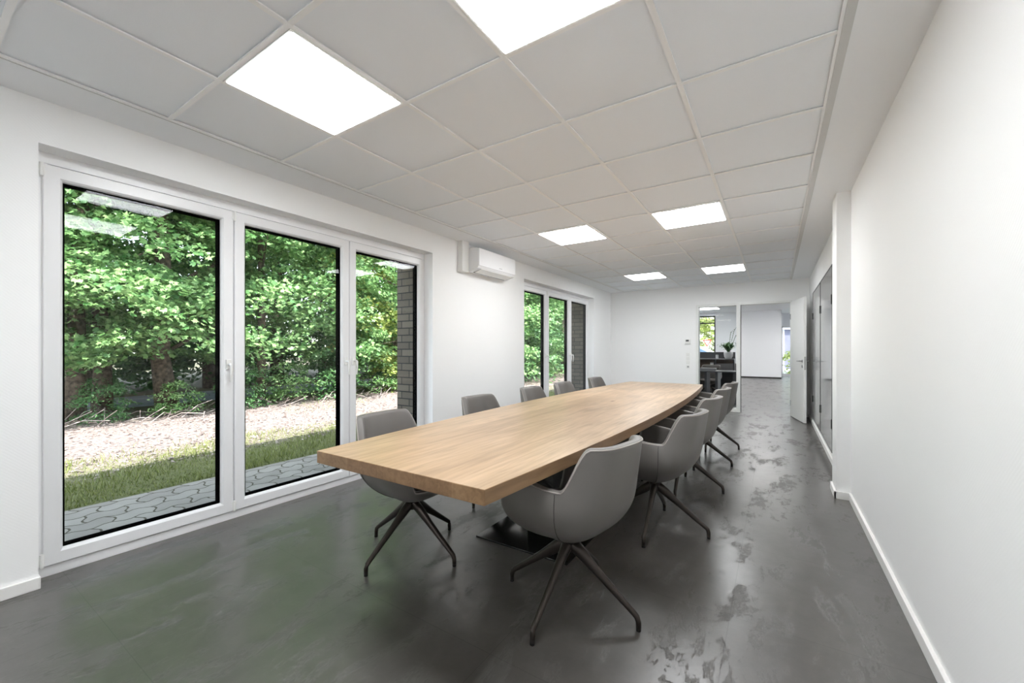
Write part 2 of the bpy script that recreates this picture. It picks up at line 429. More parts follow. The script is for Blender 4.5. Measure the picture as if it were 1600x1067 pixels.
def tag(o, label=None, cat=None, group=None, kind=None):
    if label: o['label'] = label
    if cat: o['category'] = cat
    if group: o['group'] = group
    if kind: o['kind'] = kind
    return o
def struct(o, label=None): return tag(o, label, None, None, 'structure')
def thing(name, label, cat, loc=(0, 0, 0), rz=0, group=None):
    o = bpy.data.objects.new(name, None); C.objects.link(o); o.location = loc; o.rotation_euler = (0, 0, rz)
    o.empty_display_size = .1
    return tag(o, label, cat, group)
def dup(root, loc, rz, label, group=None, scale=None):
    r = root.copy(); C.objects.link(r); r.location = loc; r.rotation_euler = (0, 0, rz)
    r['label'] = label
    if group: r['group'] = group
    if scale: r.scale = scale
    for ch in list(root.children):
        c = ch.copy(); C.objects.link(c); c.parent = r
        for g in list(ch.children):
            d = g.copy(); C.objects.link(d); d.parent = c
    return r

# ------------------------------------------------------------------ room constants
XL, XR = -3.224, .522
Y0, Y1 = -3.2, 9.23
ZC = 2.5515
XO = -3.80                       # outer face of the facade
G = -.03                         # outside ground level
X1g, Y0g, T = -2.8986, .8904, .625
W1 = (.443, 3.348); W2 = (5.326, 8.165); WT = 2.322

# ------------------------------------------------------------------ floor, walls
struct(box('floor', XL-.2, XR+.05, Y0-.05, Y1, -.1, 0, M['floor']))
def left_wall(name, x0, x1, m, top):
    b = MB(); ys = [Y0-.2, W1[0], W1[1], W2[0], W2[1], 9.5]
    for a in (0, 2, 4): b.box(x0, x1, ys[a], ys[a+1], -.1 if name != 'wall_outside' else -.3, top)
    for a in (1, 3): b.box(x0, x1, ys[a], ys[a+1], WT, top)
    return struct(b.build(name, m))
left_wall('wall_left', -3.44, XL, M['wall'], 2.72)
left_wall('wall_outside', XO, -3.44, M['brick'], 3.0)
struct(box('wall_right', XR, XR+.2, Y0-.2, Y1+.02, -.1, 2.72, M['wall']))
struct(box('wall_pillar', .425, XR+.01, 4.335, 4.62, 0, ZC+.01, M['wall'], bevel=.004))
struct(box('wall_behind', XL-.1, XR+.1, Y0-.2, Y0, -.1, 2.72, M['wall']))
# far wall with opening for sidelight and door
DX0, DX1, DH = -1.395, .262, 2.165
b = MB(); b.box(XL-.25, DX0, Y1, Y1+.14, -.1, 2.72); b.box(DX1, XR+.2, Y1, Y1+.14, -.1, 2.72); b.box(DX0, DX1, Y1, Y1+.14, DH, 2.72)
struct(b.build('wall_far', M['wall']))
# roof slab with eave (casts the shade on the grass)
struct(box('roof', -3.9, 3.6, Y0-1.2, 24.0, 3.0, 3.2, M['roof']))
# window sill step outside
b = MB()
for w in (W1, W2): b.box(XO-.03, -3.44, w[0], w[1], -.10, .0)
struct(b.build('window_sill', M['paver']))

# skirting
def skirting(name, segs):
    b = MB()
    for s_ in segs: b.box(*s_, 0, .062)
    return struct(b.build(name, M['skirt'], bevel=.003))
skirting('baseboard_left', [(XL-.001, XL+.016, Y0, W1[0]), (XL-.06, XL+.016, W1[0]-.002, W1[0]+.006), (XL-.001, XL+.016, W1[1], W2[0]), (XL-.001, XL+.016, W2[1], Y1)])
skirting('baseboard_right', [(XR-.016, XR+.001, Y0, 4.335), (.409, XR, 4.319, 4.335), (.409, .425, 4.319, 4.636), (.409, XR, 4.62, 4.636), (XR-.016, XR+.001, 4.636, Y1)])
skirting('baseboard_far', [(XL, DX0-.055, Y1-.016, Y1+.001), (DX1+.055, XR, Y1-.016, Y1+.001)])

# ------------------------------------------------------------------ ceiling: margins, tiles, grid
def gx(i): return X1g + i*T
def gy(j): return Y0g + j*T
b = MB()
b.box(XL-.2, XR+.2, Y0-.2, Y1+.1, ZC+.03, ZC+.15)
b.box(XL-.001, gx(0)-.010, Y0, Y1, ZC, ZC+.03)           # plaster margin by the windows
b.box(gx(5)+.018, XR+.001, Y0, Y1, ZC, ZC+.03)           # plaster margin by the right wall
struct(b.build('ceiling', M['plaster']))
lights_ij = [(1, 0), (3, 0), (1, 5), (3, 5), (1, 10), (3, 10), (1, -5), (3, -5)]
b = MB()
for i in range(5):
    for j in range(-7, 14):
        if (i, j) in lights_ij: continue
        y1 = min(gy(j+1), Y1)
        if gy(j) >= Y1: continue
        b.box(gx(i)+.004, gx(i+1)-.004, max(gy(j), Y0)+.004, y1-.004, ZC+.010, ZC+.02)
struct(b.build('ceiling_tiles', M['tile']))
b = MB()
for i in range(0, 6):
    w = .012
    b.box(gx(i)-w, gx(i)+w, Y0, Y1, ZC-.0005, ZC+.006)
for j in range(-6, 14):
    b.box(gx(0), gx(5), gy(j)-.0115, gy(j)+.0115, ZC-.0002, ZC+.0058)
struct(b.build('trim_1', M['tbar']))
struct(box('trim_2', gx(5)+.0, gx(5)+.034, Y0, Y1, ZC-.0035, ZC+.004, M['grey_bar']))
b = MB(); b.box(gx(0)-.016, gx(0)-.010, Y0, Y1, ZC-.004, ZC+.01)
struct(b.build('trim_3', M['grey_bar']))

def ceiling_light(i, j, label):
    x0, x1, y0, y1 = gx(i), gx(i+1), gy(j), gy(j+1)
    t = thing('ceiling_light', label, 'ceiling light', ((x0+x1)/2, (y0+y1)/2, ZC), 0, 'square ceiling light panels')
    h = T/2-.0125; k = h-.011
    f = MB()
    f.box(-h, h, -h, -k, -.003, .012); f.box(-h, h, k, h, -.003, .012); f.box(-h, -k, -k, k, -.003, .012); f.box(k, h, -k, k, -.003, .012)
    f.box(-k, k, -k, k, .001, .012)
    f.build('light_frame', M['white_paint'], t)
    MB().box(-k+.001, k-.001, -k+.001, k-.001, -.006, .0005).build('diffuser', M['panel'], t)
names = {(1, 0): 'square lit ceiling panel above the large window, the nearer and lower of the two nearest',
         (3, 0): 'square lit ceiling panel cut off by the top edge of the view',
         (1, 5): 'square lit ceiling panel beside the wall air conditioner, midway down the room',
         (3, 5): 'square lit ceiling panel midway down the room on the solid wall side',
         (1, 10): 'smallest lit ceiling panel at the far end nearer the window wall',
         (3, 10): 'lit ceiling panel at the far end above the glazed door wall',
         (1, -5): 'lit ceiling panel behind the viewer on the window side',
         (3, -5): 'lit ceiling panel behind the viewer on the solid wall side'}
for ij in lights_ij: ceiling_light(*ij, names[ij])

# ------------------------------------------------------------------ windows
def handle_part(parent, y, z, x=-3.338):
    b = MB()
    b.box(x, x+.012, y-.016, y+.016, z-.035, z+.035)
    b.tube([(x+.01, y, z), (x+.045, y, z)], .0095, 10)
    b.tube([(x+.040, y, z+.006), (x+.052, y, z-.006), (x+.056, y, z-.05), (x+.05, y, z-.10), (x+.046, y, z-.125)],
           None, 10, sec=[(.009, .009), (.011, .010), (.010, .007), (.009, .006), (.007, .005)])
    return b.build('window_handle', M['white_paint'], parent, bevel=.002)

def hinge_part(parent, y, z0, z1, x=-3.338):
    b = MB(); b.tube([(x+.008, y, z0), (x+.008, y, z1)], .0085, 10)
    b.box(x, x+.006, y-.012, y+.012, z0+.01, z1-.01)
    return b.build('hinge', M['white_paint'], parent)

def window(name, w, splits, handles, hinges):
    root = bpy.data.objects.new(name, None); C.objects.link(root); root.location = (0, 0, 0); struct(root)
    y0, y1 = w; z0, z1 = 0, WT
    f = MB(); xf, xb = -3.352, -3.43
    f.box(xb, xf, y0, y1, 0, .056); f.box(xb, xf, y0, y1, 2.262, z1); f.box(xb, xf, y0, y0+.05, .056, 2.262); f.box(xb, xf, y1-.05, y1, .056, 2.262)
    for s_ in splits[1:-1]: f.box(xb, xf-.008, s_-.03, s_+.03, .056, 2.262)
    f.build('window_frame', M['pvc'], root, bevel=.002)
    for k in range(len(splits)-1):
        a, c = splits[k]+.0035, splits[k+1]-.0035
        if k == 0: a = splits[0]
        if k == len(splits)-2: c = splits[-1]
        sb, st = .060, 2.256
        xs0, xs1 = -3.40, -3.338
        W = .079
        s = MB()
        # profile: flat face then bevelled step down to the bead
        def ring(off, x): return [(x, a+off, sb+off), (x, c-off, sb+off), (x, c-off, st-off), (x, a+off, st-off)]
        rr = [ring(0, xs0), ring(0, xs1-.004), ring(.004, xs1), ring(W-.016, xs1), ring(W-.006, xs1-.010), ring(W-.004, xs1-.016), ring(W, xs1-.030), ring(W, xs0)]
        s.loft(rr+[rr[0]], cap=False)
        so = s.build('sash', M['pvc'], root)
        # rubber seal / spacer
        g = MB(); q0, q1 = W-.002, W+.007
        def fr(o0, o1, xa, xb_):
            g.box(xa, xb_, a+o0, c-o0, sb+o0, sb+o1); g.box(xa, xb_, a+o0, c-o0, st-o1, st-o0)
            g.box(xa, xb_, a+o0, a+o1, sb+o1, st-o1); g.box(xa, xb_, c-o1, c-o0, sb+o1, st-o1)
        fr(W-.002, W+.006, -3.420, -3.364)
        g.build('glazing_seal', M['rubber'], so)
        p = MB(); p.quad((-3.368, a+W-.001, sb+W-.001), (-3.368, c-W+.001, sb+W-.001), (-3.368, c-W+.001, st-W+.001), (-3.368, a+W-.001, st-W+.001))
        p.quad((-3.398, a+W-.001, sb+W-.001), (-3.398, c-W+.001, sb+W-.001), (-3.398, c-W+.001, st-W+.001), (-3.398, a+W-.001, st-W+.001))
        p.build('glass_pane', M['glass'], so)
        for (kk, y) in handles:
            if kk == k: handle_part(so, y, 1.135)
        for (kk, y) in hinges:
            if kk == k:
                hinge_part(so, y, .062, .135); hinge_part(so, y, 2.185, 2.255)
    return root
window('window_1', W1, [.474, 1.404, 2.370, 3.322], [(0, 1.365), (1, 2.330), (2, 2.412)], [(0, .468), (1, 1.404)])
window('window_2', W2, [5.36, 6.285, 7.222, 8.135], [(0, 6.245), (1, 7.182), (2, 7.262)], [(0, 5.352), (1, 6.285)])

# ------------------------------------------------------------------ far glazed partition and door
root = bpy.data.objects.new('window_3', None); C.objects.link(root); struct(root)
f = MB(); ya, yb = Y1-.035, Y1+.17
xm0, xm1 = -.655, -.583
f.box(DX0, DX0+.05, ya, yb, 0, DH); f.box(DX0+.05, xm0, ya, yb, DH-.05, DH); f.box(xm0, xm1, ya, yb, 0, DH); f.box(DX0+.05, xm0, ya, yb, 0, .07)
f.build('window_frame', M['white_paint'], root, bevel=.003)
f = MB(); yg = Y1+.06
f.quad((DX0+.05, yg, .07), (xm0, yg, .07), (xm0, yg, DH-.05), (DX0+.05, yg, DH-.05))
f.build('glass_pane', M['inner_glass'], root)
root = bpy.data.objects.new('door_1', None); C.objects.link(root); struct(root)
f = MB()
f.box(xm1, DX1-.03, ya, yb, DH-.045, DH); f.box(DX1-.03, DX1, ya, yb, 0, DH)
f.build('door_frame', M['white_paint'], root, bevel=.003)
f = MB(); f.box(xm1, xm1+.008, ya+.05, ya+.062, 0, DH-.045)
f.build('door_seal', M['rubber'], root)
dw = .80; ang = math.atan2(8.375-9.195, .392-.232)
leaf = MB(); R = Matrix.Translation((.232, 9.195, 0)) @ Matrix.Rotation(ang, 4, 'Z')
leaf.box(0, dw+.035, -.0, .042, .008, 2.125, mx=R)
lo = leaf.build('door_leaf', M['white_paint'], root, bevel=.002)
h = MB()
for sgn in (-1, 1):
    yb_ = 0 if sgn < 0 else .042
    h.box(dw-.055, dw-.015, yb_, yb_+sgn*.006, .96, 1.10, mx=R) if False else None
    c0 = R @ Vector((dw-.032, yb_, 1.045)); 
    d = (R.to_3x3() @ Vector((0, sgn, 0))); e = (R.to_3x3() @ Vector((-1, 0, 0)))
    h.tube([c0, c0+d*.008], .024, 14)
    h.tube([c0+d*.006, c0+d*.05], .009, 10)
    h.tube([c0+d*.048-e*.005, c0+d*.05+e*.06, c0+d*.05+e*.125], .009, 10)
    c1 = R @ Vector((dw-.032, yb_, .955)); h.tube([c1, c1+d*.008], .024, 14)
h.build('door_handle', M['steel'], lo, smooth=False)
MB().box(dw+.034, dw+.037, .009, .033, .90, 1.12, mx=R).build('lock_plate', M['steel'], lo)
h = MB()
for z in (.25, 1.85): h.tube([(.232, 9.185, z-.05), (.232, 9.185, z+.05)], .009, 10)
h.build('hinge', M['steel'], lo)

# thermostat and switches on the far wall
t = thing('thermostat', 'small white thermostat with dark display on the far wall above the switches', 'thermostat', (-1.555, Y1, 1.40))
MB().box(-.055, .055, -.024, .001, -.042, .055).build('casing', M['white_paint'], t, bevel=.004)
MB().box(-.036, .022, -.027, -.022, .008, .045).build('display', M['thermo_dark'], t)
MB().box(-.055, .055, -.0245, -.003, -.046, -.040).build('shadow_strip', M['greymark'], t)  # solid grey strip standing in for the shadow under the casing
sw_lab = ['white light switch on the far wall, topmost of the column of four', 'white light switch on the far wall, second from the top of the column',
          'white light switch on the far wall, third from the top of the column', 'white power socket at the bottom of the column beneath the switches']
for k in range(4):
    z = 1.135-.082*k-(.012 if k == 3 else 0)
    s = thing('light_switch' if k < 3 else 'power_socket', sw_lab[k], 'light switch' if k < 3 else 'power socket', (-1.55, Y1, z), 0, 'switch column on the far wall')
    MB().box(-.038, .038, -.009, .001, -.038, .038).build('cover_plate', M['white_paint'], s, bevel=.002)
    if k < 3: MB().box(-.028, .028, -.013, -.008, -.028, .028).build('rocker', M['white_paint'], s, bevel=.002)
    else:
        q = MB(); q.loft([[(.02*math.cos(a*PI/8), -.0095, .02*math.sin(a*PI/8)) for a in range(16)], [(.02*math.cos(a*PI/8), -.0088, .02*math.sin(a*PI/8)) for a in range(16)]])
        q.build('socket_well', M['greymark'], s)

# ------------------------------------------------------------------ tall dark glass panels on the right wall
def glass_panel(y0, y1, label):
    zc = .165
    t = thing('glass_wall_panel', label, 'wall panel', (XR, (y0+y1)/2, zc), 0, 'tall tinted glass panels on the right wall')
    h = (y1-y0)/2; H = 1.965
    MB().box(-.030, -.024, -h+.008, h-.008, .008, H-.008).build('glass_sheet', M['boardglass'], t)
    f = MB(); f.box(-.024, .0, -h+.004, h-.004, .004, H-.004)
    f.box(-.033, .0, -h, -h+.010, 0, H); f.box(-.033, .0, h-.010, h, 0, H); f.box(-.033, .0, -h, h, 0, .010); f.box(-.033, .0, -h, h, H-.010, H)
    f.build('panel_frame', M['boardframe'], t)
    for z in (.30, 1.60):
        for yy in (-h, h): 
            MB().box(-.040, -.0, yy-.012 if yy > 0 else yy, yy if yy > 0 else yy+.012, z-.05, z+.05).build('hinge_bracket', M['boardframe'], t)
glass_panel(5.36, 6.683, 'tall grey tinted glass wall panel, the nearer one beside the white pillar')
glass_panel(6.689, 7.978, 'tall grey tinted glass wall panel, the farther one beside the open door')

# ------------------------------------------------------------------ air conditioner
t = thing('air_conditioner', 'white split air conditioner high on the wall between the two windows', 'air conditioner', (XL, 4.30, 2.20))
# cross-section in x-z, extruded along y
sec = [(0, .02), (0, .29), (.20, .275), (.222, .262), (.222, .055), (.205, .028), (.10, .0), (.03, .0)]
ya, yb = -.40, .42
b = MB(); b.loft([[(x, ya, z) for x, z in sec], [(x, yb, z) for x, z in sec]])
b.build('casing', M['ac'], t, bevel=.006)
MB().box(.216, .230, ya+.004, yb-.004, .056, .268).build('front_panel', M['ac'], t, bevel=.004)
lv = MB(); lv.loft([[(x, y, z) for x, z in ((.105, -.004), (.208, .026), (.210, .022), (.107, -.009))] for y in (ya+.07, yb-.07)])
lv.build('air_flap', M['white_paint'], t)
MB().loft([[(x, y, z) for x, z in ((.088, -.003), (.104, .001), (.104, -.004), (.088, -.006))] for y in (ya+.07, yb-.09)]).build('air_slot', M['slot'], t)
mk = MB(); x = .2305
# small grey lettering-like wordmark, illegible at this distance
for k, hgt in enumerate((.011, .007, .010, .007, .011, .007)): mk.box(x-.0012, x, .03+k*.011, .036+k*.011, .082, .082+hgt)
mk.build('wordmark', M['greymark'], t)
d = MB(); d.box(XL-.001, XL+.075, 3.775, 3.90, 2.185, ZC)
tag(d.build('pipe_duct', M['white_paint'], bevel=.004), 'white boxed pipe duct from ceiling down beside the air conditioner', 'pipe duct')
d = MB(); d.prism([(XL, 3.90), (XL+.075, 3.90), (XL+.075, 3.901), (XL, 3.901)], 2.2, 2.3)

# ------------------------------------------------------------------ conference table
TX, TY0, TY1, TZ = -1.338, 1.125, 6.12, .762
t = thing('conference_table', 'long boat-shaped oak conference table on black steel pedestals', 'table', (TX, 0, 0))
def halfw(y):
    u = (y-TY0)/(TY1-TY0)*2-1
    return .497+.113*(1-abs(u)**2.0)
ring = []
NY = 40
for k in range(NY+1):
    y = TY0+(TY1-TY0)*k/NY; ring.append((halfw(y), y))
for k in range(NY, -1, -1):
    y = TY0+(TY1-TY0)*k/NY; ring.append((-halfw(y), y))
b = MB(); b.prism(ring, TZ-.058, TZ)
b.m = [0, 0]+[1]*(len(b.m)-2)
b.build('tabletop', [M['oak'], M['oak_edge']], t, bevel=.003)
for y in (2.52, 4.72):
    bp_ = box('base_plate', -.33, .33, y-.38, y+.38, 0, .012, M['blacksteel'], t, bevel=.002)
    cc = MB(); cc.box(-.10, .10, y-.10, y+.10, .012, TZ-.062); cc.box(-.25, .25, y-.25, y+.25, TZ-.070, TZ-.058)
    cc.build('pedestal_column', M['blacksteel'], t, bevel=.003)

# ------------------------------------------------------------------ chair
def sstep(a, b, x):
    x = min(1, max(0, (x-a)/(b-a))); return x*x*(3-2*x)
def lerp(a, b, t): return a+(b-a)*t
def plan(phi, rx_back=.275, rx_front=.305, ry=.292, n=3.0):
    """phi measured from the back, 0..2pi; returns x (forward), y"""
    c, s = -math.cos(phi), math.sin(phi)
    rx = rx_front if c > 0 else rx_back
    r = (abs(c/rx)**n+abs(s/ry)**n)**(-1/n)
    return r*c, r*s
def rim(d):
    """d: degrees from the back"""
    z = lerp(.835, .645, sstep(43, 61, d))
    z += .025*sstep(70, 122, d)
    z = lerp(z, .462, sstep(127, 137, d))
    return z
ZB = .318
def prof_r(z, zk=.56):
    tau = min(1, max(0, (z-ZB)/(zk-ZB)))
    return max(.0, (1-(1-tau)**2.0))**.72
def build_shell(parent):
    ph = []
    segs = [(0, 36, 6), (36, 70, 14), (70, 124, 8), (124, 140, 9), (140, 180, 6)]
    for a, c, k in segs:
        ph += [a+(c-a)*i/k for i in range(k)]
    ph = ph+[180]+[360-p for p in reversed(ph[1:])]
    rings_o = []; piping = []; piping_in = []
    TH = .042
    cols = []
    for p in ph:
        d = p if p <= 180 else 360-p
        phi = math.radians(p); X, Y = plan(phi); L = math.hypot(X, Y); ux, uy = X/L, Y/L
        h = rim(d)
        backness = 1-sstep(25, 72, d)
        th = lerp(TH, .050, backness)
        col = []
        def out(z):
            s = prof_r(z, lerp(.56, .50, sstep(85, 125, d))); lean = .055*backness*max(0, (z-.52)/.31)
            taper = -.012*sstep(.55, .66, z)*(1-backness)
            # backrest narrows a little to the top
            nar = 1-.05*backness*sstep(.60, .83, z)
            return (ux*(L*s+taper)-lean, uy*(L*s+taper)*nar)
        M1 = 13
        zr = h-.012
        for q in range(M1):
            tq = q/(M1-1); z = ZB+(zr-ZB)*(tq**1.5)
            x, y = out(z)
            if q == 0: x, y = ux*.030, uy*.030
            col.append((x, y, z))
        x0, y0 = out(zr); lx, ly = ux, uy
        col.append((x0-lx*.004, y0-ly*.004, h-.004)); piping.append((x0-lx*.002, y0-ly*.002, h-.006))
        col.append((x0-lx*.012, y0-ly*.012, h))
        col.append((x0-lx*(th-.012), y0-ly*(th-.012), h)); 
        col.append((x0-lx*(th-.003), y0-ly*(th-.003), h-.005))
        zi = .43
        for q in range(1, 6):
            z = (h-.012)+(zi-(h-.012))*(q/5)
            x, y = out(z); sc = max(.2, 1-th/max(.05, math.hypot(x, y)))
            col.append((x*sc, y*sc, z))
        x, y, z = col[-1]; col.append((x*.6, y*.6, .405)); col.append((x*.1, y*.1, .40))
        cols.append(col)
    b = MB(); n = len(cols); m = len(cols[0]); k0 = 0
    for c in cols: b.v += c
    for i in range(n):
        j = (i+1) % n
        for q in range(m-1): b.f.append((i*m+q, j*m+q, j*m+q+1, i*m+q+1)); b.m.append(0)
    b.f.append(tuple(i*m for i in reversed(range(n)))); b.m.append(0)
    b.f.append(tuple(i*m+m-1 for i in range(n))); b.m.append(0)
    sh = b.build('shell', M['leather'], parent, smooth=True, subsurf=1)
    # rim piping, closed loop
    pp = MB(); pp.tube(piping+[piping[0]], .0032, 6, cap=False); pp.build('piping', M['piping'], sh, smooth=True)
    # vertical seams where back meets sides, with the open slit at the bottom
    for idx in [i for i, p in enumerate(ph) if abs(p-66.0) < 1.25 or abs(p-(360-66.0)) < 1.25][:2]:
        c = cols[idx][1:13]; s_ = MB(); s_.tube([(x*1.004, y*1.004, z) for x, y, z in c], [.0052, .005, .0042, .0036, .003]+[.0014]*7, 6)
        s_.build('seam', M['seam'], sh, smooth=True)
    return sh
def build_cushion(parent):
    rings = []
    def ringf(sc, z, dz=0):
        r = []
        for k in range(48):
            phi = 2*PI*k/48; X, Y = plan(phi)
            xx, yy = X*sc, Y*sc
            if X > 0: xx = X*sc*.93
            r.append((xx, yy, z))
        return r
    rings = [ringf(.42, .408), ringf(.56, .425), ringf(.68, .445), ringf(.74, .466), ringf(.70, .477), ringf(.5, .480), ringf(.2, .478), ringf(.02, .478)]
    b = MB(); b.loft(rings); return b.build('seat_cushion', M['leather_seat'], parent, smooth=True)
def build_leg(parent, a):
    pts = [(.0, 0, .296), (.030, 0, .290), (.070, 0, .261), (.15, 0, .199), (.24, 0, .131), (.318, 0, .073), (.333, 0, .060), (.340, 0, .040), (.341, 0, .010)]
    se = [(.026, .024), (.027, .030), (.021, .030), (.0175, .021), (.0155, .0165), (.0135, .0135), (.0135, .013), (.012, .012), (.0115, .0115)]
    R = Matrix.Rotation(a, 3, 'Z')
    b = MB(); b.tube([R @ Vector(p) for p in pts], None, 12, sec=se)
    lg = b.build('leg', M['leg'], parent, smooth=True)
    e = R @ Vector((.341, 0, 0)); MB().cyl((e.x, e.y), .0105, 0, .010, 12).build('glide', M['glide'], lg)
    return lg
def make_chair(name, label, group, leg_rot):
    t = thing(name, label, 'chair', (0, 0, 0), 0, group)
    build_shell(t); build_cushion(t)
    h = MB(); h.cyl((0, 0), .034, .262, .300, 24, .036); h.cyl((0, 0), .036, .300, .322, 24, .046)
    h.build('hub', M['leg'], t, smooth=False, bevel=.003)
    for k in range(4): build_leg(t, leg_rot+k*PI/2)
    return t
gw, gd = 'swivel armchairs on the window side of the table', 'swivel armchairs on the door side of the table'
chairs = []
# leg star angles are relative to the shell, so three variants share everything but the star
L1 = make_chair('swivel_armchair', 'taupe leather swivel armchair nearest the viewer on the window side of the table', gw, math.radians(-3))
L1.location = (-1.89, 1.785, 0); L1.rotation_euler = (0, 0, math.radians(3))
labsL = ['taupe leather swivel armchair second from the viewer on the window side, before blank wall',
         'taupe leather swivel armchair third from the viewer on the window side of the table',
         'taupe leather swivel armchair fourth from the viewer on the window side, before the second window',
         'taupe leather swivel armchair farthest from the viewer on the window side of the table']
for (x, y, r), lb in zip([(-1.96, 2.86, -2), (-1.98, 3.84, 2), (-1.98, 4.62, 0), (-1.96, 5.66, 0)], labsL):
    dup(L1, (x, y, 0), math.radians(r), lb, gw)
R1 = make_chair('swivel_armchair', 'taupe leather swivel armchair nearest the viewer on the door side, its curved back fully seen', gd, math.radians(22-12))
R1.location = (-.85, 1.83, 0); R1.rotation_euler = (0, 0, math.radians(168))
labsR = ['taupe leather swivel armchair second from the viewer on the door side of the table',
         'taupe leather swivel armchair third from the viewer on the door side of the table',
         'taupe leather swivel armchair fourth from the viewer on the door side of the table',
         'taupe leather swivel armchair farthest from the viewer on the door side, nearest the open door']
for (x, y, r), lb in zip([(-.71, 2.94, 172), (-.72, 3.92, 173), (-.73, 4.87, 174), (-.725, 5.76, 172)], labsR):
    dup(R1, (x, y, 0), math.radians(r), lb, gd)

# ------------------------------------------------------------------ office beyond the far wall
OY1 = 20.6; OZ = 2.9; OX0, OX1 = -3.6, 3.2
struct(box('floor_office', OX0, OX1, Y1, 22.7, -.1, 0, M['floor']))
struct(box('ceiling_office', OX0, OX1, Y1+.13, 22.7, OZ, OZ+.1, M['plaster']))
b = MB()
b.box(XO, XL-.24, Y1, Y1+.14, -.1, 3.0); b.box(XR+.19, OX1+.2, Y1, Y1+.14, -.1, 3.0); b.box(XL-.25, XR+.2, Y1+.001, Y1+.139, 2.7, 3.0)
b.box(OX0-.2, OX0, Y1, 22.8, -.1, 3.0); b.box(OX1, OX1+.2, Y1, 22.8, -.1, 3.0)
struct(b.build('wall_office', M['plaster']))
b = MB()
b.box(-2.30, .205, OY1, OY1+.30, .06, OZ)                # white wall seen through the door
b.box(OX0, -3.35, OY1, OY1+.30, -.1, 3.0); b.box(-3.35, -2.30, OY1, OY1+.30, 0, .55); b.box(-3.35, -2.30, OY1, OY1+.30, 2.78, 3.0)
b.box(-2.38, -2.08, OY1+.30, 22.75, 0, 3.0)
struct(b.build('wall_office_end', M['plaster']))
struct(box('baseboard_office', -2.29, .20, OY1+.012, OY1+.28, 0, .06, M['boardframe']))
b = MB(); b.box(-2.1, .22, 22.6, 22.9, -.1, 3.0); b.box(.22, 3.4, 22.6, 22.9, 2.30, 3.0); b.box(1.6, 3.4, 22.6, 22.9, -.1, 2.3); b.box(.22, 1.6, 22.6, 22.9, -.1, .05)
struct(b.build('wall_entrance', M['plaster']))
root = bpy.data.objects.new('window_4', None); C.objects.link(root); struct(root)
b = MB()
b.box(.22, .27, 22.62, 22.70, .05, 2.3); b.box(1.54, 1.6, 22.62, 22.70, .05, 2.3); b.box(.22, 1.6, 22.62, 22.7, .05, .12); b.box(.22, 1.6, 22.62, 22.7, 2.24, 2.3)
b.build('window_frame', M['pvc'], root)
b = MB(); b.quad((.27, 22.66, .12), (1.54, 22.66, .12), (1.54, 22.66, 2.24), (.27, 22.66, 2.24)); b.build('glass_pane', M['inner_glass'], root)
root = bpy.data.objects.new('window_5', None); C.objects.link(root); struct(root)
b = MB(); yf = OY1+.08
for x0, x1, z0, z1 in ((-3.35, -3.29, .55, 2.78), (-2.36, -2.30, .55, 2.78), (-3.35, -2.3, .55, .61), (-3.35, -2.3, 2.72, 2.78), (-3.35, -2.3, 2.42, 2.47)):
    b.box(x0, x1, yf, yf+.06, z0, z1)
b.build('window_frame', M['boardframe'], root)
b = MB(); b.quad((-3.29, yf+.03, .6), (-2.36, yf+.03, .6), (-2.36, yf+.03, 2.75), (-3.29, yf+.03, 2.75)); b.build('glass_pane', M['inner_glass'], root)
def strip_light(x0, x1, y0, y1, label):
    t = thing('office_ceiling_light', label, 'ceiling light', ((x0+x1)/2, (y0+y1)/2, OZ), 0, 'office ceiling lights')
    hx, hy = (x1-x0)/2, (y1-y0)/2
    MB().box(-hx, hx, -hy, hy, -.03, 0).build('light_housing', M['white_paint'], t)
    MB().box(-hx+.01, hx-.01, -hy+.01, hy-.01, -.034, -.030).build('diffuser', M['office_panel'], t)
strip_light(-1.0, .0, 15.2, 16.2, 'lit office ceiling panel seen through the doorway, left of the two over the white wall')
strip_light(.12, 1.3, 13.6, 14.6, 'lit office ceiling panel seen through the doorway beside the open door edge')
strip_light(-2.4, -1.35, 12.4, 13.2, 'lit office ceiling panel seen at the top of the glass sidelight')
strip_light(-2.9, -1.9, 17.6, 18.4, 'lit office ceiling panel farther back seen through the glass sidelight')
strip_light(1.4, 2.6, 18.2, 19.2, 'lit office ceiling panel out of sight near the entrance')

# reception counter, desk, chairs, plants behind the sidelight
t = thing('reception_counter', 'dark slate and brown reception counter behind the glass sidelight', 'counter', (-1.9, 13.0, 0))
MB().box(-1.6, .95, -.03, .03, 0, 1.165).build('back_panel', M['dark_desk'], t)
MB().box(-1.6, .95, -.42, .0, .955, .985).build('counter_top', M['pale_slate'], t)
MB().box(-1.6, .95, -.38, -.03, .60, .63).build('shelf', M['pale_slate'], t)
MB().box(-1.58, .93, -.06, -.031, .63, .955).build('shelf_back', M['brown_back'], t)
b = MB()
for x in (-1.6, -.30, .45, .92): MB().box(x, x+.03, -.38, -.03, 0, .955).build('divider', M['dark_desk'], t)
tag(MB().box(-1.50, -1.42, 0, .04, 0, .24).build('paper_sheet', M['signwhite'], None, loc=(-.05, 12.68, .63)), 'white paper folder standing in the counter niche', 'folder')
tag(MB().box(0, .52, 0, .06, 0, .22).build('document_box', M['item'], None, bevel=.005, loc=(-1.42, 12.78, .63)), 'pale grey box standing on the shelf of the reception counter', 'box')
t = thing('office_desk', 'dark desk with black panel legs just behind the glass sidelight', 'desk', (-1.35, 10.75, 0))
MB().box(-1.1, .62, -.35, .35, .715, .74).build('desk_top', M['dark_desk'], t)
for x in (-1.05, -.05, .18, .56):
    MB().box(x, x+.05, -.3, .3, 0, .715).build('leg', M['dark_desk'], t)
oc = dup(L1, (-1.95, 11.55, 0), math.radians(-80), 'armchair behind the office desk, left of the two seen through the sidelight', 'armchairs at the office desk')
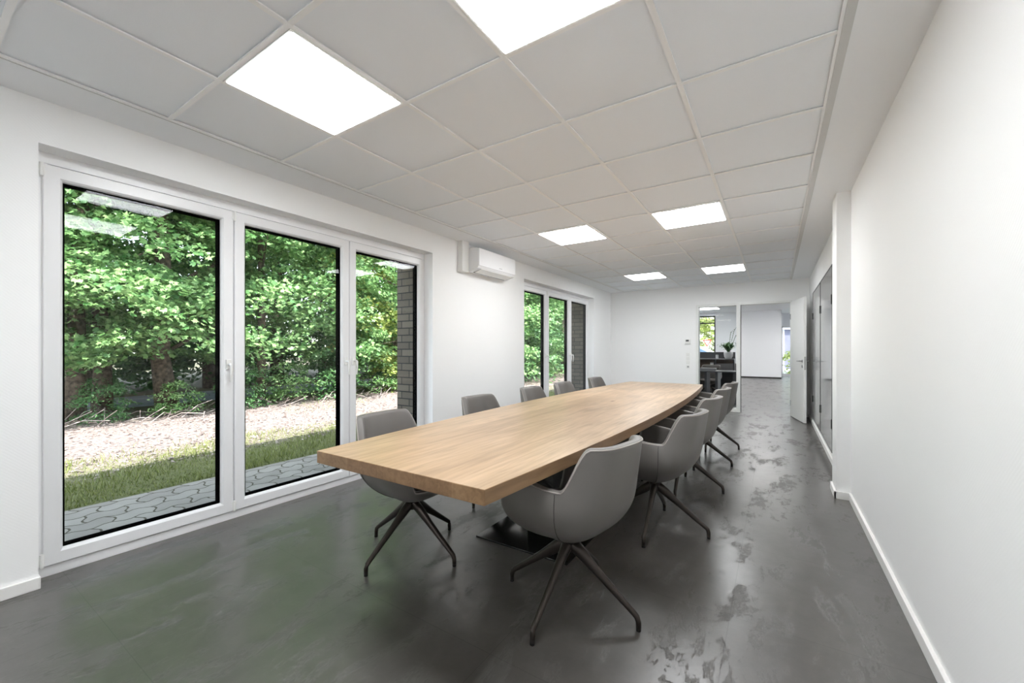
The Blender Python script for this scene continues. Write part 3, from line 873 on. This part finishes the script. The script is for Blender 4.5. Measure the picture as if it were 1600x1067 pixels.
oc2 = dup(L1, (-1.45, 11.65, 0), math.radians(-95), 'armchair behind the office desk, right of the two seen through the sidelight', 'armchairs at the office desk')
t = thing('potted_orchid', 'green potted orchid with tall thin stems in a white pot on the reception counter', 'plant', (-1.10, 12.72, .985))
b = MB(); b.loft([[(r*math.cos(2*PI*k/20), r*math.sin(2*PI*k/20), z) for k in range(20)] for r, z in ((.075, 0), (.105, .06), (.115, .15), (.112, .185), (.095, .185), (.09, .16))])
b.build('pot', M['pot'], t, smooth=True)
b = MB(); rnd = random.Random(3)
for k in range(46):
    a = rnd.uniform(0, 2*PI); ln = rnd.uniform(.16, .34); up = rnd.uniform(.10, .30); w = rnd.uniform(.012, .028)
    pts = [(math.cos(a)*ln*q, math.sin(a)*ln*q, .17+up*math.sin(q*PI*.72)) for q in (0, .3, .6, .85, 1)]
    sd = (-math.sin(a), math.cos(a))
    ws = [w*.5, w, w, w*.7, 0.001]
    for q in range(4):
        p0, p1 = pts[q], pts[q+1]
        b.quad((p0[0]-sd[0]*ws[q], p0[1]-sd[1]*ws[q], p0[2]), (p0[0]+sd[0]*ws[q], p0[1]+sd[1]*ws[q], p0[2]),
               (p1[0]+sd[0]*ws[q+1], p1[1]+sd[1]*ws[q+1], p1[2]), (p1[0]-sd[0]*ws[q+1], p1[1]-sd[1]*ws[q+1], p1[2]))
b.build('leaves', M['plantleaf'], t)
for (dx, dy, hh) in ((.05, 0, .62), (.13, .03, .70), (.17, -.02, .52)):
    b = MB(); b.tube([(dx*.2, dy, .16), (dx*.6, dy, .16+hh*.5), (dx, dy, .16+hh*.85), (dx+.06, dy, .16+hh)], .004, 6)
    for q in range(6): b.cyl((dx*.6+(dx*.5)*q/6+.01, dy), .010, .16+hh*.5+q*hh*.08, .16+hh*.5+q*hh*.08+.018, 6)
    b.build('flower_stem', M['plantleaf'], t)
t = thing('glass_candle_jar', 'small white jar standing left of the orchid pot on the counter', 'jar', (-1.38, 12.72, .985))
b = MB(); b.cyl((0, 0), .035, 0, .10, 16); b.build('body', M['pot'], t); MB().cyl((0, 0), .03, .10, .115, 16).build('lid', M['greymark'], t)
for (x, y, sx, sy, sz, nm, lb) in ((-1.9, 10.62, .30, .12, .035, 'keyboard', 'dark keyboard lying on the office desk'), (-1.35, 10.7, .34, .24, .06, 'document_stack', 'grey stack of documents on the office desk beside the keyboard')):
    tag(MB().box(-sx/2, sx/2, -sy/2, sy/2, 0, sz).build(nm, M['item' if nm[0] == 'd' else 'dark_desk'], None, bevel=.006, loc=(x, y, .74)), lb, nm.replace('_', ' '))

# ------------------------------------------------------------------ outdoors: ground
struct(box('paving', -4.70, XO+.001, Y0-2, 19.5, -.30, G, M['paver']))
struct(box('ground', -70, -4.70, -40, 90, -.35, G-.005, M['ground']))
struct(box('ground_rear', -4.70, 40, 22.9, 90, -.35, G-.01, M['ground']))
struct(box('road', -14.6, -11.9, -40, 90, -.30, G+.004, M['asphalt']))
rnd = random.Random(11)
b = MB()
def blade(x, y, h, w, z=G-.005):
    a = rnd.uniform(0, PI*2); dx, dy = math.cos(a)*w, math.sin(a)*w; lx, ly = rnd.uniform(-.6, .6)*h, rnd.uniform(-.6, .6)*h
    k = len(b.v); b.v += [(x-dx, y-dy, z), (x+dx, y+dy, z), (x+lx, y+ly, z+h)]; b.f.append((k, k+1, k+2)); b.m.append(0)
for k in range(34000):
    y = -1+17*rnd.random()**1.5; x = -4.74-rnd.random()**1.35*1.9
    blade(x, y, rnd.uniform(.02, .065)*(1+.5*math.sin(x*5+y*3)), .004)
for k in range(5000):
    y = rnd.uniform(-1, 18); x = rnd.uniform(-9.4, -6.3)
    if math.sin(x*2.1+y*1.3)+math.sin(y*.9-x) > .6: blade(x, y, rnd.uniform(.03, .08), .004)
tag(b.build('lawn_grass', M['grass']), 'short green grass growing between the paving and the leaf litter', 'grass', kind='stuff')
b = MB()
for k in range(15000):
    y = rnd.uniform(-1, 18); x = -5.6-4.6*rnd.random(); s = rnd.uniform(.012, .035)
    a = rnd.uniform(0, 2*PI); z = G+rnd.uniform(0, .02); ca, sa = math.cos(a)*s, math.sin(a)*s; tz = rnd.uniform(-.01, .02)
    kk = rnd.uniform(.3, .8)
    b.quad((x-ca, y-sa, z), (x+sa*kk, y-ca*kk, z+tz), (x+ca, y+sa, z+tz*.5), (x-sa*kk, y+ca*kk, z+abs(tz)))
tag(b.build('leaf_litter', M['litter']), 'pale dry leaves and bark chips scattered before the trees', 'leaf litter', kind='stuff')
b = MB()
for k in range(170):
    y = rnd.uniform(0, 14); x = rnd.uniform(-10.4, -8.9); a = rnd.uniform(0, PI); ln = rnd.uniform(.2, .8)
    b.tube([(x, y, G+.01), (x+math.cos(a)*ln*.5, y+math.sin(a)*ln*.5, G+rnd.uniform(.03, .2)), (x+math.cos(a)*ln, y+math.sin(a)*ln, G+rnd.uniform(.02, .3))], .006, 4)
tag(b.build('dry_twigs', M['litter']), 'tangle of dry twigs at the foot of the shrubs', 'twigs', kind='stuff')

# ------------------------------------------------------------------ trees
def leaf_shape(kind, s):
    if kind == 'maple':
        a = [(0, -.5), (.22, -.42), (.50, -.30), (.30, -.05), (.62, .22), (.25, .22), (0, .75), (-.25, .22), (-.62, .22), (-.30, -.05), (-.50, -.30), (-.22, -.42)]
    else:
        a = [(0, -.6), (.28, -.15), (.24, .25), (0, .7), (-.24, .25), (-.28, -.15)]
    return [(x*s, y*s) for x, y in a]
def add_leaf(b, p, nrm, s, kind, rnd):
    n_ = Vector(nrm).normalized(); t_ = n_.orthogonal().normalized(); t_ = Matrix.Rotation(rnd.uniform(0, 2*PI), 3, n_) @ t_; u_ = n_.cross(t_)
    sh = leaf_shape(kind, s); k = len(b.v)
    for x, y in sh: b.v.append(tuple(p+t_*x+u_*y-n_*(.25*abs(x))))
    b.f.append(tuple(range(k, k+len(sh)))); b.m.append(0)
def foliage_mesh(seed, kind, nspray, nleaf, rad, z0, z1, size, gap=0.0):
    rnd = random.Random(seed); b = MB()
    for s in range(nspray):
        a = rnd.uniform(0, 2*PI); zz = z0+(z1-z0)*rnd.random()
        tt = (zz-z0)/(z1-z0); rr = rad*(.45+.55*math.sin(PI*min(1, .2+tt*.8)))*math.sqrt(rnd.uniform(.12, 1))
        c = Vector((math.cos(a)*rr, math.sin(a)*rr, zz)); R_ = rnd.uniform(.35, .75)*(rad/2.2)**.4
        tilt = Vector((math.cos(a)*.45, math.sin(a)*.45, 1)).normalized()
        for q in range(nleaf):
            e = Vector((rnd.gauss(0, 1), rnd.gauss(0, 1), rnd.gauss(0, 1)))
            e = e.normalized()*R_*rnd.random()**.5; e = e-tilt*(e.dot(tilt)*.72)
            nn = tilt+Vector((rnd.gauss(0, .6), rnd.gauss(0, .6), rnd.gauss(0, .35)))
            add_leaf(b, c+e, nn, size*rnd.uniform(.7, 1.25), kind, rnd)
    return b
def mesh_of(b, name, m):
    o = b.build(name, m); me = o.data; bpy.data.objects.remove(o); return me
FM = [mesh_of(foliage_mesh(1, 'maple', 200, 110, 2.4, 1.0, 8.0, .082), 'foliage', M['leafA']),
      mesh_of(foliage_mesh(2, 'maple', 200, 110, 2.5, 1.2, 8.5, .082), 'foliage', M['leafA']),
      mesh_of(foliage_mesh(3, 'oval', 200, 70, 2.8, .6, 11.0, .15), 'foliage', M['leafB']),
      mesh_of(foliage_mesh(4, 'oval', 220, 70, 3.2, .3, 13.0, .17), 'foliage', M['leafB']),
      mesh_of(foliage_mesh(5, 'maple', 140, 100, 2.1, .8, 7.0, .08), 'foliage', M['leafC'])]
SM = [mesh_of(foliage_mesh(6, 'oval', 34, 55, .85, .12, 1.35, .075), 'foliage', M['leafA']),
      mesh_of(foliage_mesh(7, 'oval', 34, 55, .9, .1, 1.5, .075), 'foliage', M['leafB']),
      mesh_of(foliage_mesh(8, 'maple', 26, 45, .8, .08, 1.1, .08), 'foliage', M['leafC'])]
def trunk_mesh(seed, h, r, lean, nb=7):
    rnd = random.Random(seed); b = MB(); pts = []; rad = []
    for k in range(9):
        t_ = k/8; pts.append((lean[0]*t_*t_*h+rnd.uniform(-.05, .05), lean[1]*t_*t_*h+rnd.uniform(-.05, .05), h*t_-.1)); rad.append(r*(1.25 if k == 0 else 1)*(1-.75*t_))
    b.tube(pts, rad, 12)
    for k in range(nb):
        t_ = rnd.uniform(.2, .8); q = int(t_*8); p = Vector(pts[q]); a = rnd.uniform(0, 2*PI); ln = rnd.uniform(1.0, 2.2)
        d = Vector((math.cos(a), math.sin(a), rnd.uniform(.25, .8)))
        b.tube([p, p+d*ln*.5+Vector((0, 0, .1)), p+d*ln], [r*.28, r*.18, r*.05], 6)
    return b
TM = [mesh_of(trunk_mesh(21, 9, .13, (.02, .05)), 'trunk', M['bark']), mesh_of(trunk_mesh(22, 10, .17, (-.01, .055)), 'trunk', M['bark']),
      mesh_of(trunk_mesh(23, 12, .24, (.0, .02)), 'trunk', M['bark']), mesh_of(trunk_mesh(24, 8, .10, (.03, -.04)), 'trunk', M['bark'])]
for m_ in TM: m_.polygons.foreach_set('use_smooth', [True]*len(m_.polygons))
def tree(x, y, fm, tm, label, group=None, rz=0, s=1.0, name='tree', cat='tree'):
    t = thing(name, label, cat, (x, y, G), rz, group); t.scale = (s, s, s)
    f_ = bpy.data.objects.new('foliage', fm); C.objects.link(f_); f_.parent = t
    if tm: k_ = bpy.data.objects.new('trunk', tm); C.objects.link(k_); k_.parent = t
    return t
# front row, told apart by where they are seen
front = [(-10.7, .2, 0, 1, 'maple tree at the left edge of the large window pane', .0, 1.0),
         (-10.5, 1.88, 1, 0, 'maple tree with slim trunk near the left frame of the large pane', 1.0, 1.05),
         (-10.5, 3.15, 0, 1, 'maple tree with stout leaning trunk right of centre in the large pane', 2.2, 1.0),
         (-10.5, 5.0, 1, 3, 'maple tree with thin trunk in the left part of the middle pane', 4.0, 1.05),
         (-10.3, 7.0, 0, 0, 'maple tree with bright crown beside the frame of the narrow third pane', 5.1, 1.0),
         (-10.6, 9.4, 4, 3, 'yellow-green maple tree seen in the narrow third pane', 2.0, 1.15)]
for x, y, f_, k_, lb, rz, s in front: tree(x, y, FM[f_], TM[k_], lb, 'trees at the front edge of the wood', rz, s)
tree(-11.5, 2.45, FM[1], TM[0], 'dark broad-trunked maple tree behind the slim one in the large pane', 'trees at the front edge of the wood', 3.0, 1.1)
rnd = random.Random(5)
PANES = [(95, 345, 'the large left pane'), (385, 530, 'the middle pane'), (556, 650, 'the narrow third pane'),
         (819, 852, 'the first pane of the second window'), (858, 886, 'the middle pane of the second window')]
ORD = ['first', 'second', 'third', 'fourth', 'fifth', 'sixth', 'seventh', 'eighth', 'ninth', 'tenth', 'eleventh', 'twelfth']
def view_px(x, y):
    c, s_ = math.cos(-.574193), math.sin(-.574193)
    return 800+636.87*(x*c-y*s_)/(x*s_+y*c)
def name_by_place(objs, phrase, hidden, verb='seen through'):
    """each gets the pane it is seen through and its order from the left in it"""
    seen = {}
    for o in objs:
        px = view_px(o.location.x, o.location.y)
        for a_, c_, nm in PANES:
            if a_-14 <= px <= c_+8: seen.setdefault(nm, []).append((px, o)); break
        else: o['label'] = hidden
    for nm, lst in seen.items():
        lst.sort(key=lambda q: q[0])
        for k, (px, o) in enumerate(lst):
            o['label'] = ('%s %s' % (phrase, nm)) if len(lst) == 1 else ('%s %s, %s from left' % (phrase, nm, ORD[k]))
g2 = 'maple trees at the wood edge beyond the front ones'
row2 = []
for k, y in enumerate((12.6, 15.2, 18.0, 21.0, 24.5, 28.5, 33)):
    row2.append(tree(-10.3+rnd.uniform(-.6, .6), y, FM[k % 2], TM[k % 4], 'x', g2, rnd.uniform(0, 6), rnd.uniform(.95, 1.2)))
name_by_place(row2, 'leafy maple at the wood edge seen through', 'leafy maple at the wood edge farther along the facade')
g3 = 'dark trees in the depth of the wood'
for k in range(19):
    tree(-16.2+rnd.uniform(-.4, .4), -5+k*2.7+rnd.uniform(-.6, .6), FM[2+k % 2], TM[2], 'dark green tree in the depth of the wood beyond the road', g3, rnd.uniform(0, 6), rnd.uniform(.9, 1.15))
for k in range(16):
    tree(-20.5+rnd.uniform(-1, 1), -8+k*4.2+rnd.uniform(-.6, .6), FM[2+k % 2], TM[1], 'dark green tree in the depth of the wood beyond the road', g3, rnd.uniform(0, 6), rnd.uniform(1.1, 1.4))
# shrubs under the trees
gs = 'low shrubs under the trees'
sh1 = []
for k in range(17):
    y = .9+k*1.1+rnd.uniform(-.2, .2); x = -10.0+rnd.uniform(-.35, .3)
    lowk = k < 4
    sh1.append(tree(x, y, SM[k % 2 if k < 5 else (k*2) % 3], None, 'x', gs, rnd.uniform(0, 6), rnd.uniform(.4, .6) if lowk else rnd.uniform(.6, 1.1), 'shrub', 'shrub'))
name_by_place(sh1, 'low shrub seen through', 'low shrub at the foot of the maples behind the wall between the windows')
sh2 = []
for k in range(13):
    y = 12.5+k*1.9; sh2.append(tree(-8.5+rnd.uniform(-.4, .4), y, SM[k % 2], None, 'x', 'shrubs on the litter strip', rnd.uniform(0, 6), rnd.uniform(1.1, 1.6), 'shrub', 'shrub'))
name_by_place(sh2, 'tall dense shrub seen through', 'tall dense shrub on the litter strip farther along the facade')
for k in range(10):
    tree(-15.2+rnd.uniform(-.2, .2), -2+k*2.4, SM[1], None, 'dark shrub on the far side of the road', 'shrubs beyond the road', rnd.uniform(0, 6), rnd.uniform(1.2, 1.7), 'shrub', 'shrub')

# ------------------------------------------------------------------ beyond the office windows
for k in range(6):
    tree(-9+k*2.3, 44+rnd.uniform(-1, 1), FM[4], TM[2], 'bright yellow-green street tree seen through the far office window', 'street trees behind the office', rnd.uniform(0, 6), 1.2)
t = thing('car', 'white car with blue-tinted windows parked outside the far office window', 'car', (-4.6, 27.5, G))
sec = [(-2.1, .35), (-2.15, .75), (-1.5, .95), (-.75, 1.42), (.75, 1.46), (1.55, 1.02), (2.1, .9), (2.15, .35)]
MB().loft([[(x, -.85, z) for x, z in sec], [(x*.99, -.88, z) for x, z in sec], [(x*.99, .88, z) for x, z in sec], [(x, .85, z) for x, z in sec]]).build('body', M['carwhite'], t, bevel=.04)
gsct = [(-1.32, 1.0), (-.70, 1.36), (.68, 1.39), (1.32, 1.05)]
MB().loft([[(x, -.885, z) for x, z in gsct], [(x, .885, z) for x, z in gsct]]).build('side_window', M['carglass'], t)
for x in (-1.3, 1.3):
    for y in (-.8, .8):
        w_ = MB(); w_.loft([[(x+.32*math.cos(2*PI*q/20), y+d, .32+.32*math.sin(2*PI*q/20)) for q in range(20)] for d in (-.1, .1)]); w_.build('wheel', M['tyre'], t)
t = thing('yield_sign', 'red and white triangular yield sign outside the far office window', 'road sign', (-3.85, 30.0, G))
MB().cyl((0, .03), .03, 0, 1.95, 10).build('pole', M['steel'], t)
def tri(r, y0, y1): return [[(r*math.sin(q*2*PI/3+PI), y, 1.75+r*math.cos(q*2*PI/3+PI)) for q in range(3)] for y in (y0, y1)]
MB().loft(tri(.32, 0, .02)).build('sign_plate', M['red'], t); MB().loft(tri(.20, -.006, .001)).build('sign_face', M['signwhite'], t)
struct(box('street', -30, 30, 24.6, 42, -.3, G-.004, M['asphalt']))
t = thing('neighbour_house', 'slate grey house wall with pale trim outside the entrance glass', 'building', (2.0, 33, G))
MB().box(-1.6, 6, 0, 5, 0, 2.6).build('wall', M['facade'], t)
MB().box(-1.8, 6.2, -.2, 5.2, 2.6, 2.85).build('roof_edge', M['facade_trim'], t)
MB().box(-1.62, -1.5, -.03, 0, 0, 2.6).build('corner_trim', M['facade_trim'], t)
MB().box(-.9, -.1, -.03, 0.01, .9, 2.2).build('window', M['carglass'], t)
tree(.75, 24.9, SM[2], None, 'bright yellow-green bush right outside the entrance glass', None, 1.0, 1.05, 'bush', 'bush')
struct(box('gravel_bed', -.6, 3.0, 23.0, 24.5, -.3, G+.01, M['pebble']))
